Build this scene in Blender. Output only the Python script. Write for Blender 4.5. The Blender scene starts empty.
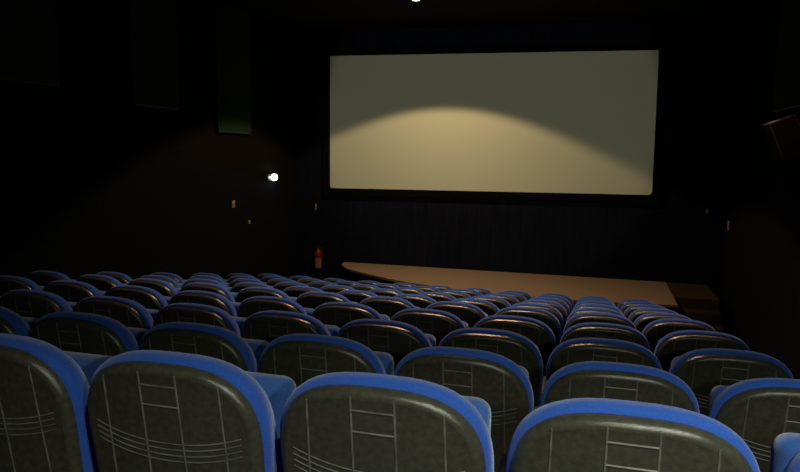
import bpy, bmesh, math, random
from mathutils import Vector, Matrix
random.seed(7)
C = bpy.context.scene.collection
PI = math.pi

# ------------------------------------------------------------------ materials
def mat(name, col, rough=.6, metal=0., col2=None, scale=30., bump=0., bscale=200., emit=None, strength=0., sheen=0., spec=.5, stretch=(1,1,1), sheen_col=None):
    m = bpy.data.materials.new(name); m.use_nodes = True
    nt = m.node_tree; N = nt.nodes; L = nt.links; b = N['Principled BSDF']
    b.inputs['Base Color'].default_value = (*col, 1)
    b.inputs['Roughness'].default_value = rough
    b.inputs['Metallic'].default_value = metal
    b.inputs['Specular IOR Level'].default_value = spec
    if sheen:
        b.inputs['Sheen Weight'].default_value = sheen
        b.inputs['Sheen Roughness'].default_value = .4
        if sheen_col: b.inputs['Sheen Tint'].default_value = (*sheen_col, 1)
    tc = N.new('ShaderNodeTexCoord'); mp = N.new('ShaderNodeMapping'); mp.inputs['Scale'].default_value = stretch
    L.new(tc.outputs['Object'], mp.inputs['Vector'])
    if col2:
        n = N.new('ShaderNodeTexNoise'); n.inputs['Scale'].default_value = scale; n.inputs['Detail'].default_value = 5
        L.new(mp.outputs['Vector'], n.inputs['Vector'])
        r = N.new('ShaderNodeValToRGB'); r.color_ramp.elements[0].position = .35; r.color_ramp.elements[1].position = .68
        r.color_ramp.elements[0].color = (*col, 1); r.color_ramp.elements[1].color = (*col2, 1)
        L.new(n.outputs['Fac'], r.inputs['Fac']); L.new(r.outputs['Color'], b.inputs['Base Color'])
    if bump:
        n2 = N.new('ShaderNodeTexNoise'); n2.inputs['Scale'].default_value = bscale; n2.inputs['Detail'].default_value = 3
        L.new(mp.outputs['Vector'], n2.inputs['Vector'])
        bp = N.new('ShaderNodeBump'); bp.inputs['Strength'].default_value = bump; bp.inputs['Distance'].default_value = .004
        L.new(n2.outputs['Fac'], bp.inputs['Height']); L.new(bp.outputs['Normal'], b.inputs['Normal'])
    if emit:
        b.inputs['Emission Color'].default_value = (*emit, 1); b.inputs['Emission Strength'].default_value = strength
    return m

M = {
 'shell': mat('black_moulded_plastic', (.062,.060,.043), .27, col2=(.088,.085,.062), scale=60, bump=.25, bscale=420, spec=.9),
 'rib': mat('scuffed_lit_plastic_rib', (.20,.20,.17), .45, col2=(.09,.09,.075), scale=18),  # pale tone holds both scuffs and the light that raised ribs catch
 'blue': mat('blue_velour', (.026,.105,.54), .85, col2=(.040,.145,.68), scale=260, bump=.5, bscale=500, sheen=.7, sheen_col=(.75,.8,1.), spec=.2),
 'blue2': mat('blue_seat_velour', (.05,.15,.50), .85, col2=(.07,.20,.65), scale=240, bump=.5, bscale=500, sheen=1., sheen_col=(.9,.9,1.), spec=.2),
 'metal': mat('dark_steel', (.03,.03,.032), .4, metal=.8, col2=(.05,.05,.05), scale=40),
 'plastic': mat('black_plastic', (.02,.02,.02), .5, col2=(.03,.03,.03), scale=40, bump=.2),
 'carpet': mat('dark_carpet', (.010,.010,.014), .95, col2=(.020,.018,.022), scale=90, bump=.6, bscale=300, spec=.1),
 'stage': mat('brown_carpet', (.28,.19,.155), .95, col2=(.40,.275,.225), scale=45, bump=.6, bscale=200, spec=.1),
 'landing_shade': mat('shaded_brown_carpet', (.05,.037,.03), .95, col2=(.075,.055,.04), scale=45, bump=.6, bscale=200, spec=.1),  # stage carpet darkened: shade at the right end put into the colour
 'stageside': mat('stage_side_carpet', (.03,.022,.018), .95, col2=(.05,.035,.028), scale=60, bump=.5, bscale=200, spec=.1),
 'endwall': mat('navy_black_drape', (.006,.007,.016), .95, col2=(.010,.011,.024), scale=3, stretch=(6,1,.5), spec=.1),
 'sidewall': mat('dark_wall_fabric', (.006,.0045,.004), .95, col2=(.009,.006,.0055), scale=14, bump=.4, bscale=180, spec=.1),
 'lowwall': mat('dark_navy_dado', (.005,.006,.012), .95, col2=(.008,.009,.017), scale=20, bump=.4, bscale=180, spec=.1),
 'green': mat('dark_green_fabric', (.018,.038,.021), .95, col2=(.027,.054,.030), scale=22, bump=.4, bscale=180, spec=.1),
 'ceiling': mat('black_ceiling_board', (.012,.011,.010), .9, col2=(.018,.016,.014), scale=8, bump=.3, bscale=60, spec=.1),
 'screen': mat('matt_screen_cloth', (.66,.64,.56), .9, col2=(.71,.69,.60), scale=240, bump=.15, bscale=500, spec=.2),
 'masking': mat('black_masking_cloth', (.004,.004,.005), .95, col2=(.007,.007,.008), scale=20, spec=.05),
 'red': mat('red_enamel', (.30,.022,.014), .35, col2=(.24,.018,.012), scale=12),
 'cream': mat('cream_plate', (.42,.32,.23), .5, col2=(.48,.37,.27), scale=12),
 'trim': mat('lit_cabinet_top', (.75,.62,.46), .5, col2=(.8,.66,.5), scale=25),  # bright colour paints the light falling on the speaker's top
 'label': mat('tan_label', (.26,.17,.11), .5, col2=(.32,.22,.15), scale=25),
 'lens': mat('lit_white_lens', (.9,.9,.9), .3, col2=(.95,.95,.92), scale=20, emit=(.93,1.,.94), strength=9.),
 'lens2': mat('dim_white_lens', (.7,.7,.7), .3, col2=(.75,.75,.72), scale=20, emit=(.95,1.,1.), strength=.8),
 'warmlens': mat('warm_lit_lens', (.9,.8,.6), .3, col2=(.92,.82,.6), scale=20, emit=(1.,.72,.36), strength=3.),
 'grille': mat('brown_speaker_cloth', (.016,.009,.007), .9, col2=(.022,.012,.009), scale=90, bump=.4, bscale=400, spec=.1),
 'speaker_body': mat('grey_speaker_cabinet', (.05,.04,.032), .6, col2=(.065,.05,.04), scale=30, bump=.2),
 'glass': mat('port_glass', (.5,.5,.5), .1, col2=(.55,.55,.55), scale=5),
}

# ------------------------------------------------------------------ helpers
def obj(name, bm, m, parent=None, smooth=True, loc=(0,0,0), ang=40):
    me = bpy.data.meshes.new(name)
    bmesh.ops.recalc_face_normals(bm, faces=bm.faces[:])
    bm.to_mesh(me); bm.free()
    me.materials.append(M[m] if isinstance(m, str) else m)
    if smooth:
        me.polygons.foreach_set('use_smooth', [True]*len(me.polygons))
        try: me.set_sharp_from_angle(angle=math.radians(ang))
        except Exception: pass
    o = bpy.data.objects.new(name, me); C.objects.link(o); o.location = loc
    if parent: o.parent = parent
    return o
def empty(name, loc, rz=0):
    o = bpy.data.objects.new(name, None); C.objects.link(o); o.location = loc; o.rotation_euler.z = rz
    o.empty_display_size = .1
    return o
def tag(o, label, cat, group=None, kind=None):
    if label: o['label'] = label
    if cat: o['category'] = cat
    if group: o['group'] = group
    if kind: o['kind'] = kind
    return o
def add_box(bm, x0,x1,y0,y1,z0,z1, bev=0., seg=2, mtx=None):
    r = bmesh.ops.create_cube(bm, size=1)
    vs = r['verts']
    for v in vs:
        v.co = Vector(((x0+x1)/2+v.co.x*(x1-x0), (y0+y1)/2+v.co.y*(y1-y0), (z0+z1)/2+v.co.z*(z1-z0)))
    if bev:
        es = list({e for v in vs for e in v.link_edges})
        rr = bmesh.ops.bevel(bm, geom=es, offset=bev, segments=seg, affect='EDGES', profile=.5)
        vs = list({v for f in rr['faces'] for v in f.verts} | {v for v in vs if v.is_valid})
    if mtx:
        bmesh.ops.transform(bm, matrix=mtx, verts=vs)
    return bm
def box(*a, **k): return add_box(bmesh.new(), *a, **k)
def struct(name, bm, m, smooth=False):
    o = obj(name, bm, m, smooth=smooth); o['kind'] = 'structure'; return o
def rings(bm, rr, cap0=True, cap1=True):
    vr = [[bm.verts.new(p) for p in r] for r in rr]
    n = len(vr[0])
    for a, b in zip(vr, vr[1:]):
        for i in range(n):
            bm.faces.new((a[i], a[(i+1)%n], b[(i+1)%n], b[i]))
    if cap0: bm.faces.new(vr[0][::-1])
    if cap1: bm.faces.new(vr[-1])
def lathe(bm, prof, axis='Z', o=(0,0,0), n=24):
    rr = []
    for r, h in prof:
        ring = []
        for i in range(n):
            a = 2*PI*i/n; c, s = r*math.cos(a), r*math.sin(a)
            p = {'Z':(c,s,h),'Y':(c,h,s),'X':(h,c,s)}[axis]
            ring.append((p[0]+o[0], p[1]+o[1], p[2]+o[2]))
        rr.append(ring)
    rings(bm, rr)
    return bm
def tube(bm, pts, r, n=8):
    pts = [Vector(p) for p in pts]; rr = []
    for i, p in enumerate(pts):
        t = (pts[min(i+1,len(pts)-1)]-pts[max(i-1,0)]).normalized()
        u = t.cross(Vector((0,0,1)));
        if u.length < .01: u = t.cross(Vector((1,0,0)))
        u.normalize(); w = t.cross(u)
        rr.append([p+u*r*math.cos(2*PI*k/n)+w*r*math.sin(2*PI*k/n) for k in range(n)])
    rings(bm, rr); return bm
def prism(bm, poly, z0, z1):
    a = [bm.verts.new((x,y,z0)) for x,y in poly]; b = [bm.verts.new((x,y,z1)) for x,y in poly]
    n = len(poly)
    bm.faces.new(a[::-1]); bm.faces.new(b)
    for i in range(n): bm.faces.new((a[i],a[(i+1)%n],b[(i+1)%n],b[i]))
    return bm

# ------------------------------------------------------------------ camera (fitted)
CAMZ = 1.525
f_px = 687.76; yaw, pitch, roll = (math.radians(v) for v in (15.685, 7.108, .910))
Fv = Vector((-math.sin(yaw)*math.cos(pitch), math.cos(yaw)*math.cos(pitch), -math.sin(pitch)))
Rv = Vector((math.cos(yaw), math.sin(yaw), 0)); Uv = Rv.cross(Fv)
R2 = math.cos(roll)*Rv + math.sin(roll)*Uv; U2 = -math.sin(roll)*Rv + math.cos(roll)*Uv
cam = bpy.data.cameras.new('camera'); cam.sensor_width = 36; cam.lens = f_px*36/800
cam.clip_start = .05; cam.clip_end = 100
co = bpy.data.objects.new('camera', cam); C.objects.link(co)
mw = Matrix((( R2.x, U2.x, -Fv.x, 0), (R2.y, U2.y, -Fv.y, 0), (R2.z, U2.z, -Fv.z, CAMZ), (0,0,0,1)))
co.matrix_world = mw
bpy.context.scene.camera = co
def project(p):
    d = Vector(p)-Vector((0,0,CAMZ)); z = d.dot(Fv)
    if z < .2: return None
    return 400+f_px*d.dot(R2)/z, 236-f_px*d.dot(U2)/z

# ------------------------------------------------------------------ room shell
XL, XR, YB, YE, ZC = -5.9, 2.25, -2.6, 13.0, 3.83
ROW0, PITCH, DROP = 1.48, .915, .1595
NROW = 10
DZ = [0,-.030,-.018,-.002,0,0,0,0,0,0]
bm = bmesh.new()
prof = [(YB, -2.)]
prof2 = []
n0 = -3
y = YB
for n in range(n0, NROW):
    ye = ROW0+(n+1)*PITCH-.12
    if n == NROW-1: ye = YE

    if ye <= YB: continue
    z = -DROP*n + (DZ[n] if n >= 0 else 0)
    prof2 += [(max(y, YB), z), (ye, z)]
    y = ye
poly = [(YB,-2.)] + prof2 + [(YE,-2.)]
va = [bm.verts.new((XL, a, b)) for a, b in poly]; vb = [bm.verts.new((XR, a, b)) for a, b in poly]
bm.faces.new(va); bm.faces.new(vb[::-1])
for i in range(len(poly)):
    j = (i+1)%len(poly); bm.faces.new((va[j], va[i], vb[i], vb[j]))
struct('floor', bm, 'carpet')
struct('ceiling', box(XL-.2,XR+.2,YB-.2,YE+.2,ZC,ZC+.2), 'ceiling')
struct('wall_end', box(XL-.2,XR+.2,YE,YE+.2,-2,ZC), 'endwall')
struct('wall_left', box(XL-.2,XL,YB,YE,-2,ZC), 'sidewall')
struct('wall_right', box(XR,XR+.2,YB,YE,-2,ZC), 'sidewall')
struct('wall_back', box(XL-.2,XR+.2,YB-.2,YB,-2,ZC), 'sidewall')
# navy dado following the rake on both side walls
rk = -DROP/PITCH
for nm, xa, xb in (('trim_1', XL, XL+.02), ('trim_2', XR-.02, XR)):
    bm = bmesh.new(); pr = []
    pp = [(YB,-1.9),(YE,-1.9),(YE,.75),(9.,1.35),(YB,1.35-rk*(9.-YB)*.62)]
    a = [bm.verts.new((xa,p,q)) for p,q in pp]; b = [bm.verts.new((xb,p,q)) for p,q in pp]
    bm.faces.new(a); bm.faces.new(b[::-1])
    for i in range(5): bm.faces.new((a[(i+1)%5],a[i],b[i],b[(i+1)%5]))
    struct(nm, bm, 'lowwall')

# green acoustic panels on upper walls, bottoms stepping down with the rake
def wall_panel(y0, y1, z0, z1, side, label):
    e = empty('acoustic_panel', (XL+.012 if side<0 else XR-.012, (y0+y1)/2, z0))
    tag(e, label, 'wall panel', 'green acoustic panels on the side walls')
    s = -side; d = .05; h = (y1-y0)/2
    bm = bmesh.new(); add_box(bm, *( (0,d) if s>0 else (-d,0)), -h, h, 0, z1-z0, bev=.008)
    obj('fabric_face', bm, 'green', e)
    bm = bmesh.new(); a,b = (d,d+.008) if s>0 else (-d-.008,-d)
    for yy in (-h+.01, h-.02): add_box(bm, a,b, yy, yy+.012, .01, z1-z0-.01)
    for zz in (.01, z1-z0-.02): add_box(bm, a,b, -h+.02, h-.02, zz, zz+.012)
    obj('edge_strip', bm, 'plastic', e, smooth=False)
wall_panel(5.0, 6.54, 2.17, 3.80, -1, 'green wall panel at the upper left corner, nearest on the left wall')
wall_panel(7.84, 8.84, 2.05, 3.80, -1, 'green wall panel on the left wall, middle of three')
wall_panel(9.93, 11.02, 1.76, 3.80, -1, 'green wall panel on the left wall, above the lit lamp')
wall_panel(8.75, 10.05, 2.08, 3.80, 1, 'green wall panel at upper right above the wall speaker')

# ------------------------------------------------------------------ stage
ST = -.745
arc = [(-4.82,12.98),(-4.74,12.62),(-4.50,12.27),(-4.135,12.0),(-3.80,11.78),(-3.45,11.55),(-3.0,11.33),(-2.4,11.12),(-1.7,10.96),(-1.0,10.88),(-.3,10.86),(.5,10.90),(1.31,11.02),
       (1.31,12.98)]
st = empty('stage', (-1.35, 12, -1.4355))
tag(st, 'low brown carpeted stage with curved front edge below the screen', 'stage')
L0 = Vector((-1.35,12,-1.4355))
bm = bmesh.new(); prism(bm, [(a-L0.x,b-L0.y) for a,b in arc], ST-.04-L0.z, ST-L0.z); obj('stage_deck', bm, 'stage', st, smooth=False)
bm = box(1.31-L0.x, 2.0-L0.x, 11.66-L0.y, 12.98-L0.y, 0, ST-L0.z, bev=.01); ld = obj('side_landing', bm, 'landing_shade', st, smooth=False)
arc2 = [(a+(.03 if a<-1.35 else (-.03 if i>=12 else 0)), min(b+.03,12.96)) for i,(a,b) in enumerate(arc)]
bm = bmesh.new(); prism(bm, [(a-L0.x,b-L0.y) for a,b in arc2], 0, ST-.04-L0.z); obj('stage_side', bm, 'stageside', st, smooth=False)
for k in range(3):
    t = ST-.175*(k+1); y1 = 11.68-.29*k
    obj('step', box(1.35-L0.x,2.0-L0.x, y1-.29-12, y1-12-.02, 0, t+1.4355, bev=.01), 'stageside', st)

# ------------------------------------------------------------------ screen
SY = 12.93
sc = empty('projection_screen', (-2.08, SY, .78)); tag(sc, 'large blank cinema screen on the end wall, lit by a warm arc of light', 'projection screen')
cr = [(-5.116,3.339),(.96,3.312),(.99,.809),(-5.107,.750)]
def rounded(c, r, n=6):
    out = []
    for i in range(4):
        p = Vector(c[i]); a = Vector(c[i-1]); b = Vector(c[(i+1)%4])
        u = (a-p).normalized(); w = (b-p).normalized()
        ri = r[i]; c0 = p+(u+w)*ri
        for k in range(n+1):
            t = k/n*PI/2
            out.append(c0 - w*ri*math.cos(t) - u*ri*math.sin(t))
    return out
pl = rounded(cr, [.02,.02,.07,.05])
bm = bmesh.new()
def ring_at(pl, y, grow=0.):
    cx = -2.08; cz = 2.05
    return [(p.x-cx+(grow if p.x>cx else -grow), y, p.y-.78+(grow if p.y>cz else -grow)) for p in pl]
rings(bm, [ring_at(pl, 0), ring_at(pl, .03)])
obj('screen_cloth', bm, 'screen', sc, smooth=False)
bm = bmesh.new()
r0 = ring_at(pl, -.015, .0); r1 = ring_at(pl, -.015, .14); r2 = ring_at(pl, .06, .14); r3 = ring_at(pl, .06, .0)
n = len(r0); V = [[bm.verts.new(p) for p in r] for r in (r0,r1,r2,r3)]
for q in range(4):
    a, b = V[q], V[(q+1)%4]
    for i in range(n): bm.faces.new((a[i],a[(i+1)%n],b[(i+1)%n],b[i]))
obj('masking_frame', bm, 'masking', sc, smooth=False)

# ------------------------------------------------------------------ cinema seats
def outline(w, top, bot, n=56, b=.235, e=2.7, rb=.07):
    """closed loop in x,z: superelliptic shoulders, straight sides, rounded bottom corners"""
    a = w/2; pts = []
    zc = top-b
    k = 28
    for i in range(k+1):
        t = PI*i/k
        c, s_ = math.cos(t), math.sin(t)
        pts.append((a*math.copysign(abs(c)**(2/e), c), zc+b*abs(s_)**(2/e)))
    for i in range(1,6): pts.append((-a+.012*i/6, zc+(bot+rb-zc)*i/6))
    for i in range(6):
        t = PI/2*i/5; pts.append((-a+.012+rb*(1-math.cos(t)), bot+rb*(1-math.sin(t))))
    for i in range(6):
        t = PI/2*i/5; pts.append((a-.012-rb*(1-math.sin(t)), bot+rb*(1-math.cos(t))))
    for i in range(1,6): pts.append((a-.012*(6-i)/6, bot+rb+(zc-bot-rb)*i/6))
    return pts
def inset(pts, d, cx=0, cz=.7):
    """inset the loop along its normals"""
    n = len(pts); out = []
    for i in range(n):
        p = Vector(pts[i]); a = Vector(pts[i-1]); b = Vector(pts[(i+1)%n])
        t = (b-a).normalized(); nn = Vector((-t.y, t.x))
        out.append(tuple(p + nn*d))
    return out
LEAN = .16
def ysurf(x, z):                          # leaning, slightly wrapped back surface
    return LEAN*(1.0-z) + .35*x*x + .10*max(0, z-.9)**2
def make_seat():
    root = empty('cinema_seat', (0,0,0))
    # --- moulded back shell
    O = outline(.513, .984, .36, b=.215, e=2.8)
    bm = bmesh.new()
    prof_ = [(0.006,.042),(.0005,.037),(0,.030),(.001,.022),(.0035,.014),(.0075,.007),(.0125,.0025),(.018,.0005),(.023,0),(.0255,.0),(.028,.0005),(.030,.0008)]
    rr = []
    for d, dy in prof_:
        rr.append([(x, ysurf(x,z)+dy, z) for x,z in inset(O, d)])
    base = inset(O, .030)
    for s_ in (.86,.72,.56,.38,.2,.07):
        rr.append([(x*s_, ysurf(x*s_, .68+(z-.68)*s_)+.0008, .68+(z-.68)*s_) for x,z in base])
    rings(bm, rr)
    sh = obj('back_shell', bm, 'shell', root, ang=60)
    # --- raised moulded ribs on the shell (one surface pattern)
    bm = bmesh.new()
    def strip(pts, r):
        tube(bm, [(x, ysurf(x,z)+.0010, z) for x,z in pts], r, 6)
    for x, zt in ((-.165,.942),(-.052,.966),(.052,.966),(.165,.942)):
        strip([(x*(1+.006*t), zt-(zt-.44)*t/10) for t in range(11)], .0029)
    for z in (.931,.877): strip([(-.052+.104*t/4, z) for t in range(5)], .0029)
    for k in range(4):
        z0 = .772-.0165*k
        strip([(-.212+.424*t/20, z0+.034*(abs(-1+t/10))**2.2) for t in range(21)], .0023)
    obj('moulded_ribs', bm, 'rib', sh)
    # --- blue back cushion
    O = outline(.536, 1.0, .40, b=.228, e=2.8)
    bm = bmesh.new()
    pr = [(.030,.034),(.014,.036),(.003,.046),(0,.062),(.001,.084),(.009,.108),(.026,.128),(.055,.140)]
    rr = [[(x, ysurf(x*.6,z)+dy, z) for x,z in inset(O,d)] for d,dy in pr]
    base = inset(O,.055)
    for s_ in (.8,.55,.3,.1):
        rr.append([(x*s_, ysurf(x*.5*s_, .7+(z-.7)*s_)+.150, .7+(z-.7)*s_) for x,z in base])
    rings(bm, rr)
    obj('back_cushion', bm, 'blue', root, ang=80)
    # --- tipped-up seat
    piv = Vector((0,.27,.43)); rot = Matrix.Translation(piv) @ Matrix.Rotation(math.radians(-2), 4, 'X')
    bm = bmesh.new(); add_box(bm, -.228,.228, -.005,.095, -.03,.445, bev=.042, seg=5, mtx=rot)
    se = obj('seat_cushion', bm, 'blue2', root, ang=80)
    bm = bmesh.new(); add_box(bm, -.205,.205, .0955,.125, .0,.400, bev=.014, seg=3, mtx=rot)
    obj('seat_underside', bm, 'plastic', se)
    bm = bmesh.new(); tube(bm, [(-.243,.31,.42),(.243,.31,.42)], .012, 10)
    obj('pivot_bar', bm, 'metal', root)
    return root
def arm(parent, x):
    bm = bmesh.new()
    add_box(bm, x-.018,x+.018, .26,.56, .60,.635, bev=.012, seg=3)
    obj('armrest', bm, 'plastic', parent)
    bm = bmesh.new()
    add_box(bm, x-.010,x+.010, .29,.50, .02,.602, bev=.004)
    add_box(bm, x-.018,x+.018, .26,.53, 0,.02, bev=.004)
    obj('leg', bm, 'metal', parent)
proto = make_seat(); arm(proto, -.255)
def copy_tree(o, parent=None):
    c = o.copy(); C.objects.link(c); c.parent = parent
    for ch in list(o.children): copy_tree(ch, c)
    return c
ordn = ['nearest','second nearest','third nearest','fourth nearest','fifth nearest','sixth nearest','seventh nearest','eighth nearest','ninth nearest','farthest']
coln = ['aisle end','second','third','fourth','fifth','sixth','seventh','eighth','ninth','tenth','eleventh']
GROUP = 'blue cinema seats in rows facing the screen'
special = {
 (0,1): 'blue cinema seat cut off by the lower right corner, only its tipped-up side showing',
 (0,0): 'blue cinema seat at bottom right, nearest row, grey-lit back shell with moulded ladder lines',
 (0,-1): 'blue cinema seat at bottom centre, nearest row, ladder lines on its black shell',
 (0,-2): 'blue cinema seat at bottom left, nearest row, small rectangle outlined on its black shell',
 (0,-3): 'blue cinema seat cut off by the left edge, nearest row',
}
first = True
dxr = [.0107,.018,-.0056,.0139,.005,-.0066,0,0,0,0]; dyr = [.0086,.0148,-.0248,-.0268,.0261,.0022,0,0,0,0]
rnd = random.Random(3)
for n in range(NROW):
    for k in range(1, -10, -1):
        x = .092+k*.55; yy = ROW0+n*PITCH; z = -DROP*n
        q = project((x, yy, z+1.0)); ok = False
        for dx in (-.27,0,.27):
            for zz in (1.0,.85):
                for dy in (0,.2):
                    p = project((x+dx, yy+dy, z+zz))
                    if p and -6 < p[0] < 806 and -5 < p[1] < 477: ok = True
        if not ok: continue
        if first: o = proto; first = False
        else: o = copy_tree(proto)
        o.location = (x+dxr[n]+(.014*k if n==0 else .008*(k+1) if n==1 else 0), yy+dyr[n]-.07, z+DZ[n])
        lab = special.get((n,k))
        if not lab:
            c = coln[1-k]
            lab = ('blue cinema seat with black shell, %s row, at the right aisle' % ordn[n]) if k == 1 else \
                  ('blue cinema seat with black shell, %s row, %s from the right aisle' % (ordn[n], c))
        tag(o, lab, 'seat', GROUP)
        if k == 1: arm(o, .255)

# ------------------------------------------------------------------ lamps
def downlight(x, y, label, watt, col, size=120., blend=.12, rad=.06, lens='warmlens'):
    e = empty('ceiling_downlight', (x,y,ZC)); tag(e, label, 'ceiling light', 'round downlights in the ceiling')
    bm = bmesh.new(); lathe(bm, [(.115,0),(.115,-.012),(.095,-.02),(.078,-.012),(.076,0)], n=32); obj('trim_ring', bm, 'metal', e)
    bm = bmesh.new(); lathe(bm, [(.072,0),(.070,-.020),(.05,-.034),(.02,-.040),(.003,-.041)], n=24); obj('lens', bm, lens, e)
    l = bpy.data.lights.new('downlight_lamp','SPOT'); l.energy = watt; l.color = col; l.spot_size = math.radians(size); l.spot_blend = blend; l.shadow_soft_size = rad
    lo = bpy.data.objects.new('downlight_lamp', l); C.objects.link(lo); lo.location = (0,0,-.06); lo.parent = e
    return e
WARM = (1.,.74,.36)
downlight(-2.755, 10.5, 'warm ceiling downlight cut off at the top edge, above the stage', 310, WARM, size=122)
downlight(.9, 7.2, 'unseen warm downlight added by the right wall to light the speaker', 45, (1.,.66,.40), size=100, blend=.2)  # added lamp, brightens the speaker top
downlight(-1.2, 6.1, 'warm ceiling downlight over the middle rows, out of view above', 390, (1.,.60,.34), size=108, blend=.5)
downlight(1.1, -.7, 'ceiling downlight over the rear rows at the right, behind the viewer', 480, (.95,1.,.82), size=112, blend=.6, rad=.1)

# unseen lamp added beside the viewpoint to light the nearest seat backs
l = bpy.data.lights.new('added_viewpoint_lamp','POINT'); l.energy = 30; l.color = (.95,1.,.80); l.shadow_soft_size = .04
lo = bpy.data.objects.new('added_viewpoint_lamp', l); C.objects.link(lo); lo.location = (.50, -.05, 1.66)

# unseen projector port added to carry a weak beam over the whole screen
pp = empty('added_projector_port', (-2.1, YB, 2.9)); tag(pp, 'unseen projector window added high in the back wall for the screen beam', 'projector window')
obj('port_frame', box(-.25,.25,0,.04,-.18,.18,bev=.01), 'plastic', pp)
obj('port_glass', box(-.2,.2,.041,.046,-.13,.13), 'glass', pp)
l = bpy.data.lights.new('added_screen_beam','SPOT'); l.energy = 720; l.color = (.96,1.,.68); l.spot_size = math.radians(26); l.spot_blend = .3; l.shadow_soft_size = .03
lo = bpy.data.objects.new('added_screen_beam', l); C.objects.link(lo); lo.parent = pp; lo.location = (0,.1,0)
d = Vector((-2.08,SY,2.05))-Vector((-2.1,YB+.1,2.9)); lo.rotation_euler = d.to_track_quat('-Z','Y').to_euler()

# emergency lamp on left wall
e = empty('wall_lamp', (XL, 11.86, .98)); tag(e, 'small lit white lamp on the dark left wall near the screen', 'wall lamp')
obj('housing', box(0,.05,-.20,.12,-.07,.07,bev=.012), 'plastic', e)
bm = bmesh.new(); lathe(bm, [(.062,.0505),(.064,.085),(.055,.11),(.032,.125),(.004,.13)], axis='X', o=(0,.04,0), n=24)
obj('lamp_head', bm, 'lens', e)
bm = bmesh.new(); lathe(bm, [(.028,.0505),(.028,.07),(.018,.085),(.003,.09)], axis='X', o=(0,-.13,0), n=16)
obj('indicator_lens', bm, 'lens2', e)

# small wall plates
def plate(name, loc, sx, sz, axis, label, cat):
    e = empty(name, loc); tag(e, label, cat)
    if axis == 'L':
        obj('plate', box(0.021,.032,-sx/2,sx/2,-sz/2,sz/2,bev=.003), 'cream', e); obj('divider', box(.0325,.036,-sx*.42,sx*.42,-.006,.006), 'plastic', e)
    elif axis == 'R':
        obj('plate', box(-.032,-.021,-sx/2,sx/2,-sz/2,sz/2,bev=.003), 'cream', e); obj('divider', box(-.036,-.0325,-sx*.42,sx*.42,-.004,.004), 'plastic', e)
    else:
        obj('plate', box(-sx/2,sx/2,-.012,0,-sz/2,sz/2,bev=.003), 'cream', e); obj('divider', box(-sx*.42,sx*.42,-.016,-.0125,-.004,.004), 'plastic', e)
plate('wall_plate', (XL, 10.44, .575), .09, .12, 'L', 'small beige plate on the left wall, lower left of the lit lamp', 'wall plate')
plate('wall_socket', (XL, 10.99, .215), .07, .06, 'L', 'tiny brown socket low on the left wall below the lit lamp', 'socket')
plate('narrow_plate', (-5.44, YE, .349), .03, .13, 'E', 'narrow upright plate on the end wall, left of the screen corner', 'wall plate')
plate('light_switch', (1.92, YE, .555), .035, .075, 'E', 'tiny pale switch on the end wall, right of the screen', 'light switch')
plate('door_plate', (XR, 12.70, .345), .12, .16, 'R', 'narrow pale plate on the right wall beyond the screen', 'wall plate')

# fire extinguisher on end wall
e = empty('fire_extinguisher', (-5.35, YE-.10, -.91)); tag(e, 'red fire extinguisher with pale lower label hanging left of the stage', 'fire extinguisher')
bm = bmesh.new(); lathe(bm, [(.05,0),(.072,.012),(.075,.03),(.075,.33),(.066,.375),(.04,.40),(.022,.41),(.022,.425)], n=24); obj('cylinder', bm, 'red', e)
bm = bmesh.new(); lathe(bm, [(.0755,.04),(.0765,.041),(.0765,.225),(.0755,.226)], n=24); obj('label_band', bm, 'label', e)
bm = bmesh.new(); lathe(bm, [(.018,.425),(.02,.46),(.01,.47)], n=12); add_box(bm,-.012,.012,-.09,.03,.462,.476,bev=.003); obj('valve_handle', bm, 'plastic', e)
bm = bmesh.new(); tube(bm, [(.02,0,.45),(.07,-.01,.44),(.095,-.02,.38),(.098,-.02,.2),(.09,-.02,.1)], .009, 8); obj('hose', bm, 'plastic', e)
obj('wall_bracket', box(-.03,.03,.076,.0995,.12,.34,bev=.003), 'metal', e)

# wall speaker, tilted into the room
e = empty('wall_speaker', (XR, 8.62, 1.735)); tag(e, 'tilted box speaker high on the right wall', 'speaker')
tl = math.radians(23)
mt = Matrix.Translation((-.225,0,0)) @ Matrix.Rotation(-tl, 4, 'Y')
obj('cabinet', box(-.14,.14,-.15,.15,-.21,.21,bev=.008,mtx=mt), 'speaker_body', e)
obj('top_lit_patch', box(-.138,-.02,-.148,.148,.2105,.216,bev=.002,mtx=mt), 'trim', e)  # pale strip painting the lit front part of the cabinet top
obj('front_grille', box(-.152,-.141,-.14,.14,-.20,.20,bev=.003,mtx=mt), 'grille', e)
obj('side_cloth', box(-.125,.13,-.156,-.151,-.20,.20,bev=.002,mtx=mt), 'grille', e)
bm = bmesh.new(); add_box(bm,-.03,0,-.05,.05,-.08,.08,bev=.004); tube(bm,[(-.02,0,0),(-.12,0,0)],.018,10); obj('bracket', bm, 'metal', e)

# ------------------------------------------------------------------ world and view
w = bpy.data.worlds.new('world'); bpy.context.scene.world = w; w.use_nodes = True
bg = w.node_tree.nodes['Background']; bg.inputs[0].default_value = (.5,.55,.6,1); bg.inputs[1].default_value = 0.0
vs = bpy.context.scene.view_settings
vs.view_transform = 'Standard'; vs.look = 'None'; vs.gamma = 1; vs.use_curve_mapping = False; vs.exposure = 0
